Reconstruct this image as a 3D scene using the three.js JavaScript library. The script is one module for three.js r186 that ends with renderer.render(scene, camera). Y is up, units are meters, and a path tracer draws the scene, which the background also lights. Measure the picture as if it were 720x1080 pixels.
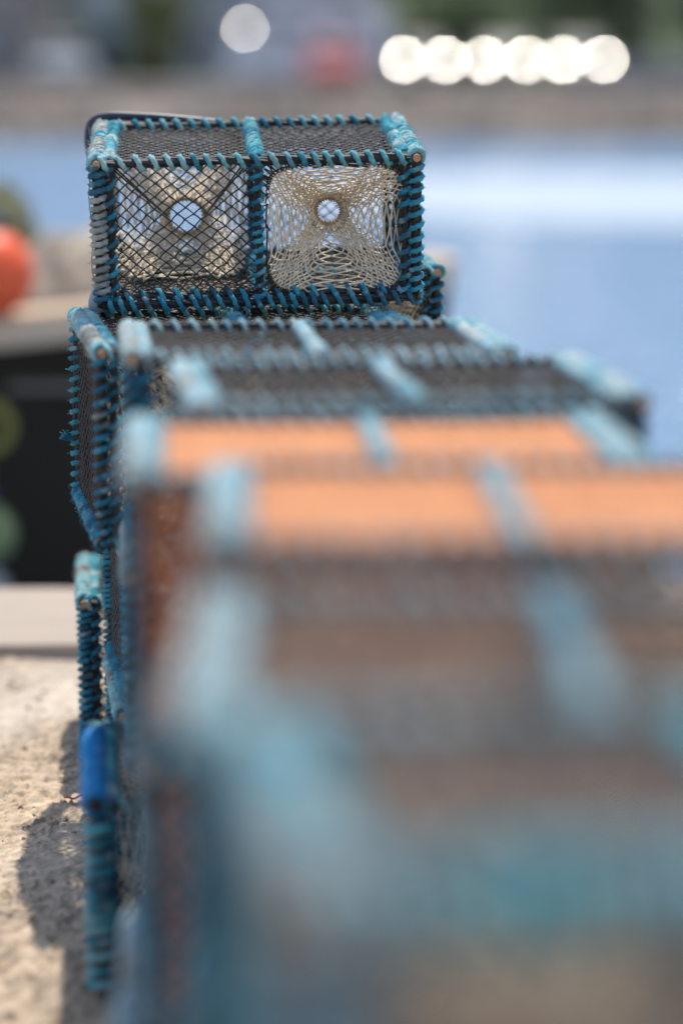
import * as THREE from 'three';
import { mergeGeometries } from 'three/addons/utils/BufferGeometryUtils.js';

// ------------------------------------------------------------------ camera, sky, sun, exposure
const scene = new THREE.Scene();
const FOV = 2 * Math.atan(540 / 2500) * 180 / Math.PI;
const camera = new THREE.PerspectiveCamera(FOV, 682 / 1024, 0.05, 600);
camera.position.set(0, 1.40, 0);
camera.rotation.set(-Math.atan(480 / 2500), 0, 0);
camera.focus = 4.40;
camera.userData.fStop = camera.getFocalLength() * 1e-3 / 0.097;   // a very wide lens opening
camera.updateMatrixWorld();

const SUN = new THREE.Vector3(0.075, 1, -0.42).normalize();
const sun = new THREE.DirectionalLight(new THREE.Color().setRGB(1, 0.93, 0.82), 4.2);
sun.position.copy(SUN).multiplyScalar(60); sun.castShadow = true; sun.shadow.radius = 1;
sun.shadow.camera.left = sun.shadow.camera.bottom = -30; sun.shadow.camera.right = sun.shadow.camera.top = 30;
sun.shadow.camera.far = 200; sun.shadow.mapSize.set(2048, 2048);
scene.add(sun); scene.add(sun.target);

// seeded noise
function rng(seed) { let s = seed >>> 0; return () => { s = (s + 0x6D2B79F5) | 0; let t = Math.imul(s ^ (s >>> 15), 1 | s); t = (t + Math.imul(t ^ (t >>> 7), 61 | t)) ^ t; return ((t ^ (t >>> 14)) >>> 0) / 4294967296; }; }
function h3(x, y, z) { let n = Math.imul(x, 374761393) + Math.imul(y, 668265263) + Math.imul(z, 2147483647 ^ 0x5bd1e995); n = Math.imul(n ^ (n >>> 13), 1274126177); return ((n ^ (n >>> 16)) >>> 0) / 4294967296; }
function vn(x, y, z = 0) {
  const xi = Math.floor(x), yi = Math.floor(y), zi = Math.floor(z); let a = x - xi, b = y - yi, c = z - zi;
  a = a * a * (3 - 2 * a); b = b * b * (3 - 2 * b); c = c * c * (3 - 2 * c);
  const L = (p, q, t) => p + (q - p) * t;
  return L(L(L(h3(xi, yi, zi), h3(xi + 1, yi, zi), a), L(h3(xi, yi + 1, zi), h3(xi + 1, yi + 1, zi), a), b),
    L(L(h3(xi, yi, zi + 1), h3(xi + 1, yi, zi + 1), a), L(h3(xi, yi + 1, zi + 1), h3(xi + 1, yi + 1, zi + 1), a), b), c);
}
function fbm(x, y, z = 0, o = 4) { let s = 0, w = 0.5, t = 0; for (let i = 0; i < o; i++) { s += w * vn(x, y, z + i * 7.3); t += w; x *= 2.03; y *= 2.03; z *= 2.03; w *= 0.5; } return s / t; }
const clamp = (v, a = 0, b = 1) => Math.min(b, Math.max(a, v));
const sstep = (a, b, v) => { const t = clamp((v - a) / (b - a)); return t * t * (3 - 2 * t); };

{ // sky: blue with scattered fair-weather cloud
  const w = 768, h = 384, d = new Float32Array(w * h * 4);
  for (let j = 0; j < h; j++) for (let i = 0; i < w; i++) {
    const el = ((j + 0.5) / h - 0.5) * Math.PI, az = ((i + 0.5) / w - 0.5) * 2 * Math.PI;
    const dx = Math.cos(el) * Math.cos(az), dy = Math.sin(el), dz = Math.cos(el) * Math.sin(az);
    const e = Math.max(dy, 0), k = Math.pow(1 - e, 4);
    let r = 0.19 + 0.24 * k, g = 0.34 + 0.24 * k, b = 0.66 + 0.14 * k;
    const c = sstep(0.47, 0.66, fbm(dx / (e + 0.25) * 1.6 + 3, dz / (e + 0.25) * 1.6, 1.7, 5)) * sstep(0.0, 0.1, dy) * 0.85;
    r += (1.05 - r) * c; g += (1.07 - g) * c; b += (1.12 - b) * c;
    const mu = Math.max(0, dx * SUN.x + dy * SUN.y + dz * SUN.z), glow = 0.5 * Math.pow(mu, 40);
    r += glow; g += glow * 0.95; b += glow * 0.85;
    if (dy < 0) { const f = sstep(0, 0.15, -dy); r += (0.16 - r) * f; g += (0.17 - g) * f; b += (0.18 - b) * f; }
    d.set([r, g, b, 1], (j * w + i) * 4);
  }
  const t = new THREE.DataTexture(d, w, h, THREE.RGBAFormat, THREE.FloatType);
  t.mapping = THREE.EquirectangularReflectionMapping; t.magFilter = t.minFilter = THREE.LinearFilter; t.needsUpdate = true;
  scene.background = t; scene.environment = t; scene.environmentIntensity = 1; scene.backgroundIntensity = 1;
}
const renderer = new THREE.WebGLRenderer({ antialias: true });
renderer.setSize(682, 1024);
renderer.toneMapping = THREE.LinearToneMapping;
renderer.toneMappingExposure = 1.25;
renderer.shadowMap.enabled = true;

// ------------------------------------------------------------------ helpers
const V = (x, y, z) => new THREE.Vector3(x, y, z);
const used = {};
const numbered = n => { const k = used[n] = (used[n] ?? -1) + 1; return k ? `${n}_${String(k).padStart(3, '0')}` : n; };
function tag(o, label, category, group, kind) {
  if (label) o.userData.label = label;
  if (category) o.userData.category = category;
  if (group) o.userData.group = group;
  if (kind) o.userData.kind = kind;
  return o;
}
function thing(name, x, y, z, label, category, group) {
  const o = new THREE.Group(); o.name = numbered(name); o.position.set(x, y, z); scene.add(o);
  return tag(o, label, category, group);
}
function part(name, geo, mat, parent = scene) {
  const m = new THREE.Mesh(geo, mat); m.name = parent === scene ? numbered(name) : name; m.castShadow = m.receiveShadow = true; parent.add(m); return m;
}
const lin = (r, g, b) => new THREE.Color().setRGB(r, g, b);
const std = (c, roughness = 0.85, o = {}) => new THREE.MeshStandardMaterial({ color: Array.isArray(c) ? lin(...c) : c, roughness, ...o });

/** collects tubes, boxes and blobs into one geometry with vertex colours */
class GB {
  constructor() { this.p = []; this.c = []; this.i = []; this.u = []; }
  get n() { return this.p.length / 3; }
  tube(pts, rad, sides, col, lobes = 0, twist = 0, closed = false, caps = false) {
    const base = this.n, N = pts.length; let T = V(0, 0, 0), up = null, len = 0;
    const nrm = V(0, 0, 0), bin = V(0, 0, 0);
    for (let k = 0; k < N; k++) {
      const a = pts[closed ? (k - 1 + N) % N : Math.max(0, k - 1)], b = pts[closed ? (k + 1) % N : Math.min(N - 1, k + 1)];
      T.subVectors(b, a).normalize();
      if (!up) up = Math.abs(T.y) < 0.9 ? V(0, 1, 0) : V(1, 0, 0);
      nrm.copy(up).addScaledVector(T, -up.dot(T)).normalize(); up.copy(nrm); bin.crossVectors(T, nrm);
      if (k) len += pts[k].distanceTo(pts[k - 1]);
      const r0 = typeof rad === 'function' ? rad(k / (N - 1), len) : rad;
      const cc = typeof col === 'function' ? col(k / (N - 1), len, pts[k]) : col;
      for (let s = 0; s < sides; s++) {
        const th = s / sides * 2 * Math.PI, r = lobes ? r0 * (1 + 0.22 * Math.cos(lobes * th - twist * len)) : r0;
        const x = Math.cos(th) * r, y = Math.sin(th) * r;
        this.p.push(pts[k].x + nrm.x * x + bin.x * y, pts[k].y + nrm.y * x + bin.y * y, pts[k].z + nrm.z * x + bin.z * y);
        const sh = lobes ? 0.92 + 0.08 * Math.cos(lobes * th - twist * len + 1) : 1;
        this.c.push(cc[0] * sh, cc[1] * sh, cc[2] * sh); this.u.push(s / sides, len);
      }
    }
    const R = closed ? N : N - 1;
    for (let k = 0; k < R; k++) for (let s = 0; s < sides; s++) {
      const a = base + k * sides + s, b = base + k * sides + (s + 1) % sides, k2 = (k + 1) % N, c = base + k2 * sides + s, d = base + k2 * sides + (s + 1) % sides;
      this.i.push(a, b, c, b, d, c);
    }
    if (caps && !closed) for (const [k, f] of [[0, 1], [N - 1, 0]]) {
      const m = this.n, cc = typeof col === 'function' ? col(k / (N - 1), 0, pts[k]) : col; this.p.push(pts[k].x, pts[k].y, pts[k].z); this.c.push(...cc); this.u.push(0, 0);
      for (let s = 0; s < sides; s++) { const a = base + k * sides + s, b = base + k * sides + (s + 1) % sides; f ? this.i.push(m, b, a) : this.i.push(m, a, b); }
    }
    return this;
  }
  blob(p, r, col) { // octahedron knot
    const b = this.n; for (const [x, y, z] of [[1, 0, 0], [-1, 0, 0], [0, 1, 0], [0, -1, 0], [0, 0, 1], [0, 0, -1]]) { this.p.push(p.x + x * r, p.y + y * r, p.z + z * r); this.c.push(...col); this.u.push(0, 0); }
    for (const t of [[0, 2, 4], [2, 1, 4], [1, 3, 4], [3, 0, 4], [2, 0, 5], [1, 2, 5], [3, 1, 5], [0, 3, 5]]) this.i.push(b + t[0], b + t[1], b + t[2]);
  }
  geo() {
    const g = new THREE.BufferGeometry();
    g.setAttribute('position', new THREE.Float32BufferAttribute(this.p, 3)); g.setAttribute('color', new THREE.Float32BufferAttribute(this.c, 3));
    g.setAttribute('uv', new THREE.Float32BufferAttribute(this.u, 2)); g.setIndex(this.i); g.computeVertexNormals(); return g;
  }
}
const box = (w, h, d, x = 0, y = 0, z = 0) => { const g = new THREE.BoxGeometry(w, h, d); g.translate(x, y, z); return g; };
const merged = list => mergeGeometries(list.map(g => g.index ? g.toNonIndexed() : g), false);

// ------------------------------------------------------------------ materials
const M = {
  twine: new THREE.MeshStandardMaterial({ vertexColors: true, roughness: 0.95 }),
  core: std([0.018, 0.017, 0.017], 0.6),
  net: new THREE.MeshStandardMaterial({ vertexColors: true, roughness: 0.6 }),
  funnel: new THREE.MeshStandardMaterial({ vertexColors: true, roughness: 0.8 }),
  dowel: std([0.42, 0.24, 0.13], 0.8),
  hose: std([0.016, 0.024, 0.045], 0.45),
  foot: std([0.22, 0.30, 0.34], 0.5),
};

// ------------------------------------------------------------------ ground, coping, quay wall, water
const WATER = -1.0;
function tileNoise(x, y, f, s) { const X = x * f, Y = y * f, xi = Math.floor(X), yi = Math.floor(Y); let a = X - xi, b = Y - yi; a = a * a * (3 - 2 * a); b = b * b * (3 - 2 * b); const q = (i, j) => h3(((i % f) + f) % f, ((j % f) + f) % f, s); return (q(xi, yi) * (1 - a) + q(xi + 1, yi) * a) * (1 - b) + (q(xi, yi + 1) * (1 - a) + q(xi + 1, yi + 1) * a) * b; }
function grainMap(w, tint) { // a metre of gritty sand and concrete
  const d = new Uint8Array(w * w * 4);
  for (let j = 0; j < w; j++) for (let i = 0; i < w; i++) { const x = i / w, y = j / w, n = 0.3 * tileNoise(x, y, 9, 1) + 0.25 * tileNoise(x, y, 31, 2) + 0.2 * tileNoise(x, y, 90, 3) + 0.25 * tileNoise(x, y, 220, 4), sp = sstep(0.80, 0.93, tileNoise(x, y, 130, 8)) * 0.35, v = (0.66 + 0.5 * n) * (1 - sp); d.set(tint.map(c => clamp(Math.pow(clamp(v * c), 1 / 2.2)) * 255), (j * w + i) * 4); d[(j * w + i) * 4 + 3] = 255; }
  const t = new THREE.DataTexture(d, w, w); t.colorSpace = THREE.SRGBColorSpace; t.magFilter = THREE.LinearFilter; t.wrapS = t.wrapT = THREE.RepeatWrapping; t.needsUpdate = true; return t;
}
{
  const xs = [], zs = [];
  for (let x = -40; x < -4; x += 1.8) xs.push(x);
  for (let x = -4; x < -1.2; x += 0.1) xs.push(x);
  for (let x = -1.2; x < -0.22; x += 0.0036) xs.push(x);
  for (let x = -0.22; x < 1.2; x += 0.06) xs.push(x);
  for (let x = 1.2; x <= 40; x += 1.94) xs.push(x);
  for (let z = -5.47; z < -2.95; z += 0.0042) zs.push(z);
  for (let z = -2.95; z < -0.5; z += 0.07) zs.push(z);
  for (let z = -0.5; z <= 12; z += 1.2) zs.push(z);
  const p = [], c = [], idx = [], u = [], nx = xs.length, nz = zs.length;
  for (const z of zs) for (const x of xs) {
    const sandy = sstep(0.36, 0.6, fbm(x * 2.1 + 9, z * 1.7, 3, 3) + 0.30 * sstep(-4.9, -4.4, z) - 0.12);
    const lump = fbm(x * 9, z * 9, 5, 4) - 0.5, grit = fbm(x * 62, z * 62, 9, 3) - 0.5, fine = vn(x * 190, z * 190, 2) - 0.5;
    const ridge = 1 - Math.abs(2 * fbm(x * 16 + 4, z * 24, 12, 3) - 1), pit = sstep(0.66, 0.76, fbm(x * 34, z * 44, 21, 3));
    const grain = vn(x * 420, z * 420, 6) - 0.5; let y = lump * 0.017 * (0.35 + sandy) + grit * 0.008 * sandy + grit * 0.004 + fine * 0.0036 * (0.3 + sandy) + grain * 0.0022 + sstep(0.90, 0.99, ridge) * 0.008 * sandy - pit * 0.007 * sandy;
    const near = sstep(-1.45, -1.2, x) * sstep(-0.05, -0.22, x) * sstep(-2.8, -2.95, z); y = near * y + (1 - near) * lump * 0.004 - 0.008;
    p.push(x, y, z); u.push(x, z);
    const t = fbm(x * 5 + 2, z * 5, 31, 4), s2 = fbm(x * 48, z * 48, 17, 3), dk = sstep(0.58, 0.72, fbm(x * 26, z * 30, 40, 4));
    const warm = fbm(x * 1.4, z * 1.4, 51, 2);
    const tone = near * (0.26 * (s2 - 0.5)) + 0.14 * (near + 0.3) / 1.3 * (t - 0.5); let r = 0.43 + tone, g = r * (0.79 + 0.06 * (0.5 - warm)), b = r * (0.585 + 0.14 * (0.5 - warm));
    const grey = (1 - sandy) * 0.4; const m = (r + g + b) / 3 * 1.12; r += (m * 1.06 - r) * grey; g += (m - g) * grey; b += (m * 0.90 - b) * grey;
    const q = (1 - near * dk * 0.30 * (0.3 + 0.7 * sandy)) * 1.12; c.push(r * q, g * q, b * q);
  }
  for (let j = 0; j < nz - 1; j++) for (let i = 0; i < nx - 1; i++) { const a = j * nx + i; idx.push(a, a + nx, a + 1, a + 1, a + nx, a + nx + 1); }
  const g = new THREE.BufferGeometry(); g.setAttribute('position', new THREE.Float32BufferAttribute(p, 3)); g.setAttribute('color', new THREE.Float32BufferAttribute(c, 3)); g.setAttribute('uv', new THREE.Float32BufferAttribute(u, 2)); g.setIndex(idx); g.computeVertexNormals();
  const ground = part('ground', g, new THREE.MeshStandardMaterial({ vertexColors: true, roughness: 0.95, map: grainMap(512, [1, 0.985, 0.96]) }));
  tag(ground, 'rough sandy concrete surface of the quay', null, null, 'structure');

  // quay wall and its coping stones
  const wallM = std([0.22, 0.20, 0.17], 0.95);
  const wall = part('quay_wall', box(80, 2.9, 0.5, 0, -1.47, -5.745), wallM); tag(wall, 'stone quay wall dropping to the water', null, null, 'structure');
  const r = rng(77);
  const mats = [[0.40, 0.32, 0.25], [0.37, 0.30, 0.24], [0.41, 0.335, 0.27]].map(cc => {
    const w = 256, d = new Uint8Array(w * w * 4);
    for (let j = 0; j < w; j++) for (let i = 0; i < w; i++) { const n = 0.8 + 0.28 * (fbm(i / 60, j / 5, cc[0] * 90, 4) - 0.3) + 0.12 * (h3(i, j, 3) - 0.5); for (let k = 0; k < 3; k++) d[(j * w + i) * 4 + k] = clamp(Math.pow(cc[k] * n, 1 / 2.2)) * 255; d[(j * w + i) * 4 + 3] = 255; }
    const t = new THREE.DataTexture(d, w, w); t.colorSpace = THREE.SRGBColorSpace; t.magFilter = THREE.LinearFilter; t.wrapS = t.wrapT = THREE.RepeatWrapping; t.needsUpdate = true;
    return new THREE.MeshStandardMaterial({ map: t, roughness: 0.85 });
  });
  let x = -7.93, k = 0;
  const shape = (w) => { const g = new THREE.BoxGeometry(w, 0.12, 0.60, 6, 2, 6), a = g.attributes.position; for (let q = 0; q < a.count; q++) { const X = a.getX(q), Y = a.getY(q), Z = a.getZ(q); if (Y > 0.05) a.setY(q, Y - 0.006 * vn(X * 5 + w * 9, Z * 7, 3) - (Math.abs(Z) > 0.29 || Math.abs(X) > w / 2 - 0.01 ? 0.01 : 0)); } g.computeVertexNormals(); return g; };
  while (x < 8) { const w = 1.15 + 0.5 * r(), s = part('coping_stone', shape(w), mats[k++ % 3], wall); s.position.set(x + w / 2, -0.024 + 0.01 * r(), -5.775); x += w + 0.012; }
}
{ // water: open rippled sheet
  const w = 512, d = new Uint8Array(w * w * 4);
  const per = (x, y, f, s) => { // tileable noise
    const X = x * f, Y = y * f, xi = Math.floor(X), yi = Math.floor(Y); let a = X - xi, b = Y - yi; a = a * a * (3 - 2 * a); b = b * b * (3 - 2 * b); const q = (i, j) => h3(((i % f) + f) % f, ((j % f) + f) % f, s);
    return (q(xi, yi) * (1 - a) + q(xi + 1, yi) * a) * (1 - b) + (q(xi, yi + 1) * (1 - a) + q(xi + 1, yi + 1) * a) * b; };
  for (let j = 0; j < w; j++) for (let i = 0; i < w; i++) { const x = i / w, y = j / w, n = 0.45 * per(x, y, 12, 1) + 0.3 * per(x, y, 26, 2) + 0.17 * per(x, y, 55, 3) + 0.08 * per(x, y, 110, 4); d.fill(n * 255, (j * w + i) * 4, (j * w + i) * 4 + 3); d[(j * w + i) * 4 + 3] = 255; }
  const t = new THREE.DataTexture(d, w, w); t.magFilter = THREE.LinearFilter; t.wrapS = t.wrapT = THREE.RepeatWrapping; t.needsUpdate = true;
  const wm = (c, rough, bump) => new THREE.MeshPhysicalMaterial({ color: lin(...c), roughness: rough, bumpMap: t, bumpScale: bump, ior: 1.33 });
  const sheet = (x0, x1, z0, z1, y) => { const g = new THREE.PlaneGeometry(x1 - x0, z1 - z0, 1, 1); g.rotateX(-Math.PI / 2); g.translate((x0 + x1) / 2, y, (z0 + z1) / 2); const P = g.attributes.position, U = g.attributes.uv; for (let k = 0; k < P.count; k++) U.setXY(k, P.getX(k) / 4, P.getZ(k) / 3); return g; };
  tag(part('water', sheet(-200, 200, -78, -5.9, WATER), wm([0.15, 0.26, 0.40], 0.16, 0.10)), 'blue rippled harbour water', null, null, 'structure');
  // a strip that the breeze has ruffled, with an uneven outline
  const s = new THREE.Shape(), pts = []; const r = rng(5);
  for (let x = -3; x <= 40; x += 1.5) pts.push([x, 50.0 + 1.2 * (vn(x * 0.4, 1) - 0.5) + sstep(3, -3, x) * -6]);
  for (let x = 40; x >= -3; x -= 1.5) pts.push([x, 34.6 + 1.0 * (vn(x * 0.5, 7) - 0.5) + sstep(3, -3, x) * 7]);
  pts.forEach((q, k) => k ? s.lineTo(q[0], q[1]) : s.moveTo(q[0], q[1]));
  const g = new THREE.ShapeGeometry(s); g.rotateX(-Math.PI / 2); g.translate(0, WATER + 0.01, 0);
  const P = g.attributes.position, U = g.attributes.uv; for (let k = 0; k < P.count; k++) U.setXY(k, P.getX(k) / 2, P.getZ(k) / 2);
  tag(part('ruffled_water', g, wm([0.42, 0.50, 0.58], 0.35, 0.16)), 'pale wind-ruffled strip of water', null, null, 'structure');
}

// ------------------------------------------------------------------ the creels
const SEA = {
  blue: [[0.010, 0.15, 0.255], [0.014, 0.21, 0.33], [0.02, 0.12, 0.18], [0.03, 0.27, 0.38]],
  teal: [[0.03, 0.24, 0.31], [0.06, 0.33, 0.40], [0.12, 0.38, 0.42], [0.02, 0.19, 0.27]],
  pale: [[0.19, 0.42, 0.46], [0.27, 0.48, 0.50], [0.11, 0.36, 0.43], [0.36, 0.49, 0.48]],
  grey: [[0.30, 0.33, 0.31], [0.22, 0.24, 0.22], [0.36, 0.38, 0.36], [0.14, 0.24, 0.27]],
  bright: [[0.002, 0.27, 0.62], [0.003, 0.22, 0.52]],
};
const FADED = { // sun-bleached lashings
  blue: [[0.07, 0.20, 0.28], [0.10, 0.27, 0.35], [0.05, 0.15, 0.21], [0.16, 0.30, 0.36]],
  teal: [[0.16, 0.32, 0.38], [0.20, 0.38, 0.43], [0.27, 0.40, 0.43], [0.12, 0.27, 0.34]],
  pale: [[0.28, 0.42, 0.46], [0.34, 0.47, 0.50], [0.22, 0.38, 0.44], [0.38, 0.45, 0.45]],
  grey: SEA.grey, bright: SEA.bright,
};
function bar(parent, a, b, o) {
  const R = rng(o.seed), dir = b.clone().sub(a), L = dir.length(); dir.normalize();
  const n = Math.abs(dir.y) < 0.9 ? V(0, 1, 0) : V(1, 0, 0); n.addScaledVector(dir, -n.dot(dir)).normalize(); const bi = V(0, 0, 0).crossVectors(dir, n);
  const core = new GB(), rc = o.core ?? 0.0075, cs = o.hi ? 10 : 6, cp = [];
  for (let k = 0; k <= 8; k++) cp.push(a.clone().addScaledVector(dir, L * k / 8).addScaledVector(n, 0.0015 * (R() - 0.5)));
  core.tube(cp, rc, cs, [1, 1, 1], 0, 0, false, true);
  // dark net selvedge bundled along the bar
  if (o.bundle) for (let q = 0; q < (o.hi ? 4 : 2); q++) { const ph = R() * 6.28, pts = []; for (let k = 0; k <= (o.hi ? 40 : 6); k++) { const th = ph + k * 0.25, rr = rc * 0.95 + 0.0015 * R(); pts.push(a.clone().addScaledVector(dir, L * k / (o.hi ? 40 : 6)).addScaledVector(n, Math.cos(th) * rr).addScaledVector(bi, Math.sin(th) * rr)); } core.tube(pts, 0.0026, 4, [1, 1, 1]); }
  const m = part('frame_bar', core.geo(), M.core, parent);
  const g = new GB(), rt = o.rt ?? 0.0036, per = o.hi ? 26 : 7, sides = o.hi ? 12 : 4, hr = rc + rt * 0.75;
  let s = o.from ?? 0.004, th = R() * 6.28, pts = [], cols = [], w = 0; const end = L - (o.to ?? 0.004);
  let col = o.pal[Math.floor(R() * o.pal.length)], next = col;
  const ro = R() * 100;
  while (s < end) {
    const pitch = o.pitch * (0.72 + 0.56 * vn(s * 26, ro)), rr = hr * (1 + 0.20 * (vn(s * 70, ro + 5) - 0.4));
    pts.push(a.clone().addScaledVector(dir, s).addScaledVector(n, Math.cos(th) * rr).addScaledVector(bi, Math.sin(th) * rr));
    const f = vn(s * (o.cf ?? 18), ro + 9) * o.pal.length * 0.999, i0 = Math.floor(f), i1 = Math.min(o.pal.length - 1, i0 + 1), fr = sstep(0.3, 0.7, f - i0), k = 0.66 + 0.62 * vn(s * 260, th * 2.3, ro), bl = 0.55 * sstep(0.62, 0.9, vn(s * 90 + 40, th * 1.1, ro)), wh = [0.36, 0.46, 0.46];
    cols.push([0, 1, 2].map(c => ((o.pal[i0][c] * (1 - fr) + o.pal[i1][c] * fr) * (1 - bl) + wh[c] * bl) * k));
    th += 2 * Math.PI / per; s += pitch / per;
  }
  if (pts.length > 2) {
    const N = pts.length; g.tube(pts, (t) => rt * (0.86 + 0.28 * vn(t * N * 0.11, ro)), sides, t => cols[Math.min(N - 1, Math.round(t * (N - 1)))], o.hi ? 3 : 0, 420, false, true);
    if (o.hi) for (let k = 4; k < N - 4; k += 1) if (R() < 0.7) { // loose fibres
      const p = pts[k], out = p.clone().sub(a).addScaledVector(dir, -p.clone().sub(a).dot(dir)).normalize(), e = p.clone().addScaledVector(out, rt * 0.8).addScaledVector(V(R() - 0.5, R() - 0.5, R() - 0.5), 0.004);
      const f = e.clone().addScaledVector(out, 0.002 + 0.004 * R()).addScaledVector(V(R() - 0.5, R() - 0.5, R() - 0.5), 0.009);
      g.tube([e, e.clone().lerp(f, 0.5).addScaledVector(out, 0.001), f], 0.0003, 3, cols[k].map(c => c * 0.8 + 0.12));
    }
    part('twine_lashing', g.geo(), M.twine, m);
  }
  return m;
}
/** diamond net on a panel: o + U*u + V*v */
function netPanel(parent, name, o, U, W, lu, lv, cu, cv, opt = {}) {
  const R = rng(opt.seed ?? 1), g = new GB(), N = V(0, 0, 0).crossVectors(U, W).normalize(), hi = opt.hi, r = opt.r ?? 0.0014;
  const nu = Math.round(lu / cu) * 2, nv = Math.round(lv / cv) * 2, pos = new Map(), col = opt.col ?? [0.022, 0.019, 0.018];
  const at = (i, j) => { const k = i * 1000 + j; if (!pos.has(k)) { const u = i / nu, v = j / nv, edge = Math.min(1, 6 * Math.min(u, 1 - u, v, 1 - v)), jt = (hi ? 0.0035 : 0.003) * edge;
    const sag = (opt.sag ?? 0.008) * Math.sin(Math.PI * u) * Math.sin(Math.PI * v) + 0.006 * edge * (vn(u * 6, v * 4, opt.seed ?? 1) - 0.5);
    const pull = 0.35 * cu * edge * (vn(u * 4 + 9, v * 3, opt.seed ?? 1) - 0.5);
    pos.set(k, o.clone().addScaledVector(U, u * lu + pull + jt * (R() - 0.5)).addScaledVector(W, v * lv + jt * (R() - 0.5)).addScaledVector(N, -sag)); } return pos.get(k); };
  const cc = () => { const k = 0.75 + 0.6 * R(); return [col[0] * k, col[1] * k, col[2] * k]; };
  for (let i = 0; i < nu; i++) for (let j = 0; j <= nv; j++) if ((i + j) % 2 === 0) for (const dj of [-1, 1]) {
    if (j + dj < 0 || j + dj > nv) continue;
    const a = at(i, j), b = at(i + 1, j + dj), q = cc();
    if (hi) { const m = a.clone().lerp(b, 0.5).addScaledVector(N, 0.0022 * (R() - 0.5)).addScaledVector(U, 0.0022 * (R() - 0.5)); g.tube([a, m, b], r * (0.9 + 0.25 * R()), 5, q); }
    else g.tube([a, b], r, 3, q);
  }
  if (hi) for (const p of pos.values()) g.blob(p, r * 2.1, cc());
  return part(name, g.geo(), M.net, parent);
}
/** knitted entrance: from a rectangular mouth to a round eye */
function funnel(parent, o) {
  const { cx, cy, w, h, z0, ex, ey, er, z1, N, rows, r, hi, seed, col } = o, R = rng(seed), g = new GB(), pos = new Map();
  const at = (k, j) => { const kk = ((k % (2 * N)) + 2 * N) % (2 * N), key = kk * 100 + j; if (!pos.has(key)) {
    const a = kk / (2 * N) * 2 * Math.PI, v = j / rows, c = Math.cos(a), s = Math.sin(a), e = 0.32, rx = Math.sign(c) * Math.pow(Math.abs(c), e), ry = Math.sign(s) * Math.pow(Math.abs(s), e);
    const q = Math.pow(v, 0.85), bx = cx + rx * w / 2, by = cy + ry * h / 2, px = ex + c * er, py = ey + s * er, jt = 0.0015 * Math.sin(Math.PI * v) + 0.0006;
    const sag = -(o.sag ?? 0.01) * Math.sin(Math.PI * v);
    pos.set(key, V(bx + (px - bx) * q + jt * (R() - 0.5) * 2, by + (py - by) * q + sag * (s < 0 ? 1 : 0.3) + jt * (R() - 0.5) * 2, z0 + (o.floor ?? 0) * Math.max(0, -ry) * (1 - v) + (z1 - z0) * Math.pow(v, 1.15) + jt * (R() - 0.5))); } return pos.get(key); };
  const cc = () => { const t = 0.72 + 0.5 * R(); return [col[0] * t, col[1] * t, col[2] * t * (0.92 + 0.16 * R())]; };
  for (let k = 0; k < 2 * N; k++) for (let j = 0; j < rows; j++) if ((k + j) % 2 === 0) for (const d of [-1, 1]) {
    const a = at(k, j), b = at(k + d, j + 1), q = cc();
    if (hi) { const m = a.clone().lerp(b, 0.5).add(V(R() - 0.5, R() - 0.5, R() - 0.5).multiplyScalar(0.0022)); g.tube([a, m, b], r * (0.8 + 0.5 * R()), 5, q); } else g.tube([a, b], r, 3, q);
  }
  if (hi) for (const p of pos.values()) g.blob(p, r * 2.0, cc());
  const f = part('entrance_funnel', g.geo(), M.funnel, parent);
  const rg = new GB(), n = hi ? 120 : 36, pts = []; for (let k = 0; k < n; k++) { const a = k / n * 2 * Math.PI; pts.push(V(ex + Math.cos(a) * er, ey + Math.sin(a) * er * 0.95, z1 + 0.002 * Math.sin(a * 3))); }
  const rcol = [0.40, 0.30, 0.18];
  rg.tube(pts, (t) => 0.0052 * (1 + 0.35 * Math.sin(t * 2 * Math.PI * 26)), hi ? 8 : 4, (t) => { const k = 0.55 + 0.6 * vn(t * 60, 3, seed); return rcol.map(c => c * k); }, 0, 0, true);
  for (let k = 0; k < (hi ? N : 0); k++) { const a = (k + R() * 0.4) / N * 2 * Math.PI, q0 = 0.96, q1 = 1.28 + 0.2 * R(), P = q => V(ex + Math.cos(a) * er * q, ey + Math.sin(a) * er * q, z1 - (z1 - z0) * (q - 1) * 0.35); rg.tube([P(q0), P((q0 + q1) / 2), P(q1)], 0.0026, 5, cc()); }
  part('eye_ring', rg.geo(), M.funnel, f);
  return f;
}
const TAN = [0.70, 0.58, 0.42], DARK = [0.024, 0.020, 0.018], ORANGE = [0.52, 0.21, 0.08];
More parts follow.
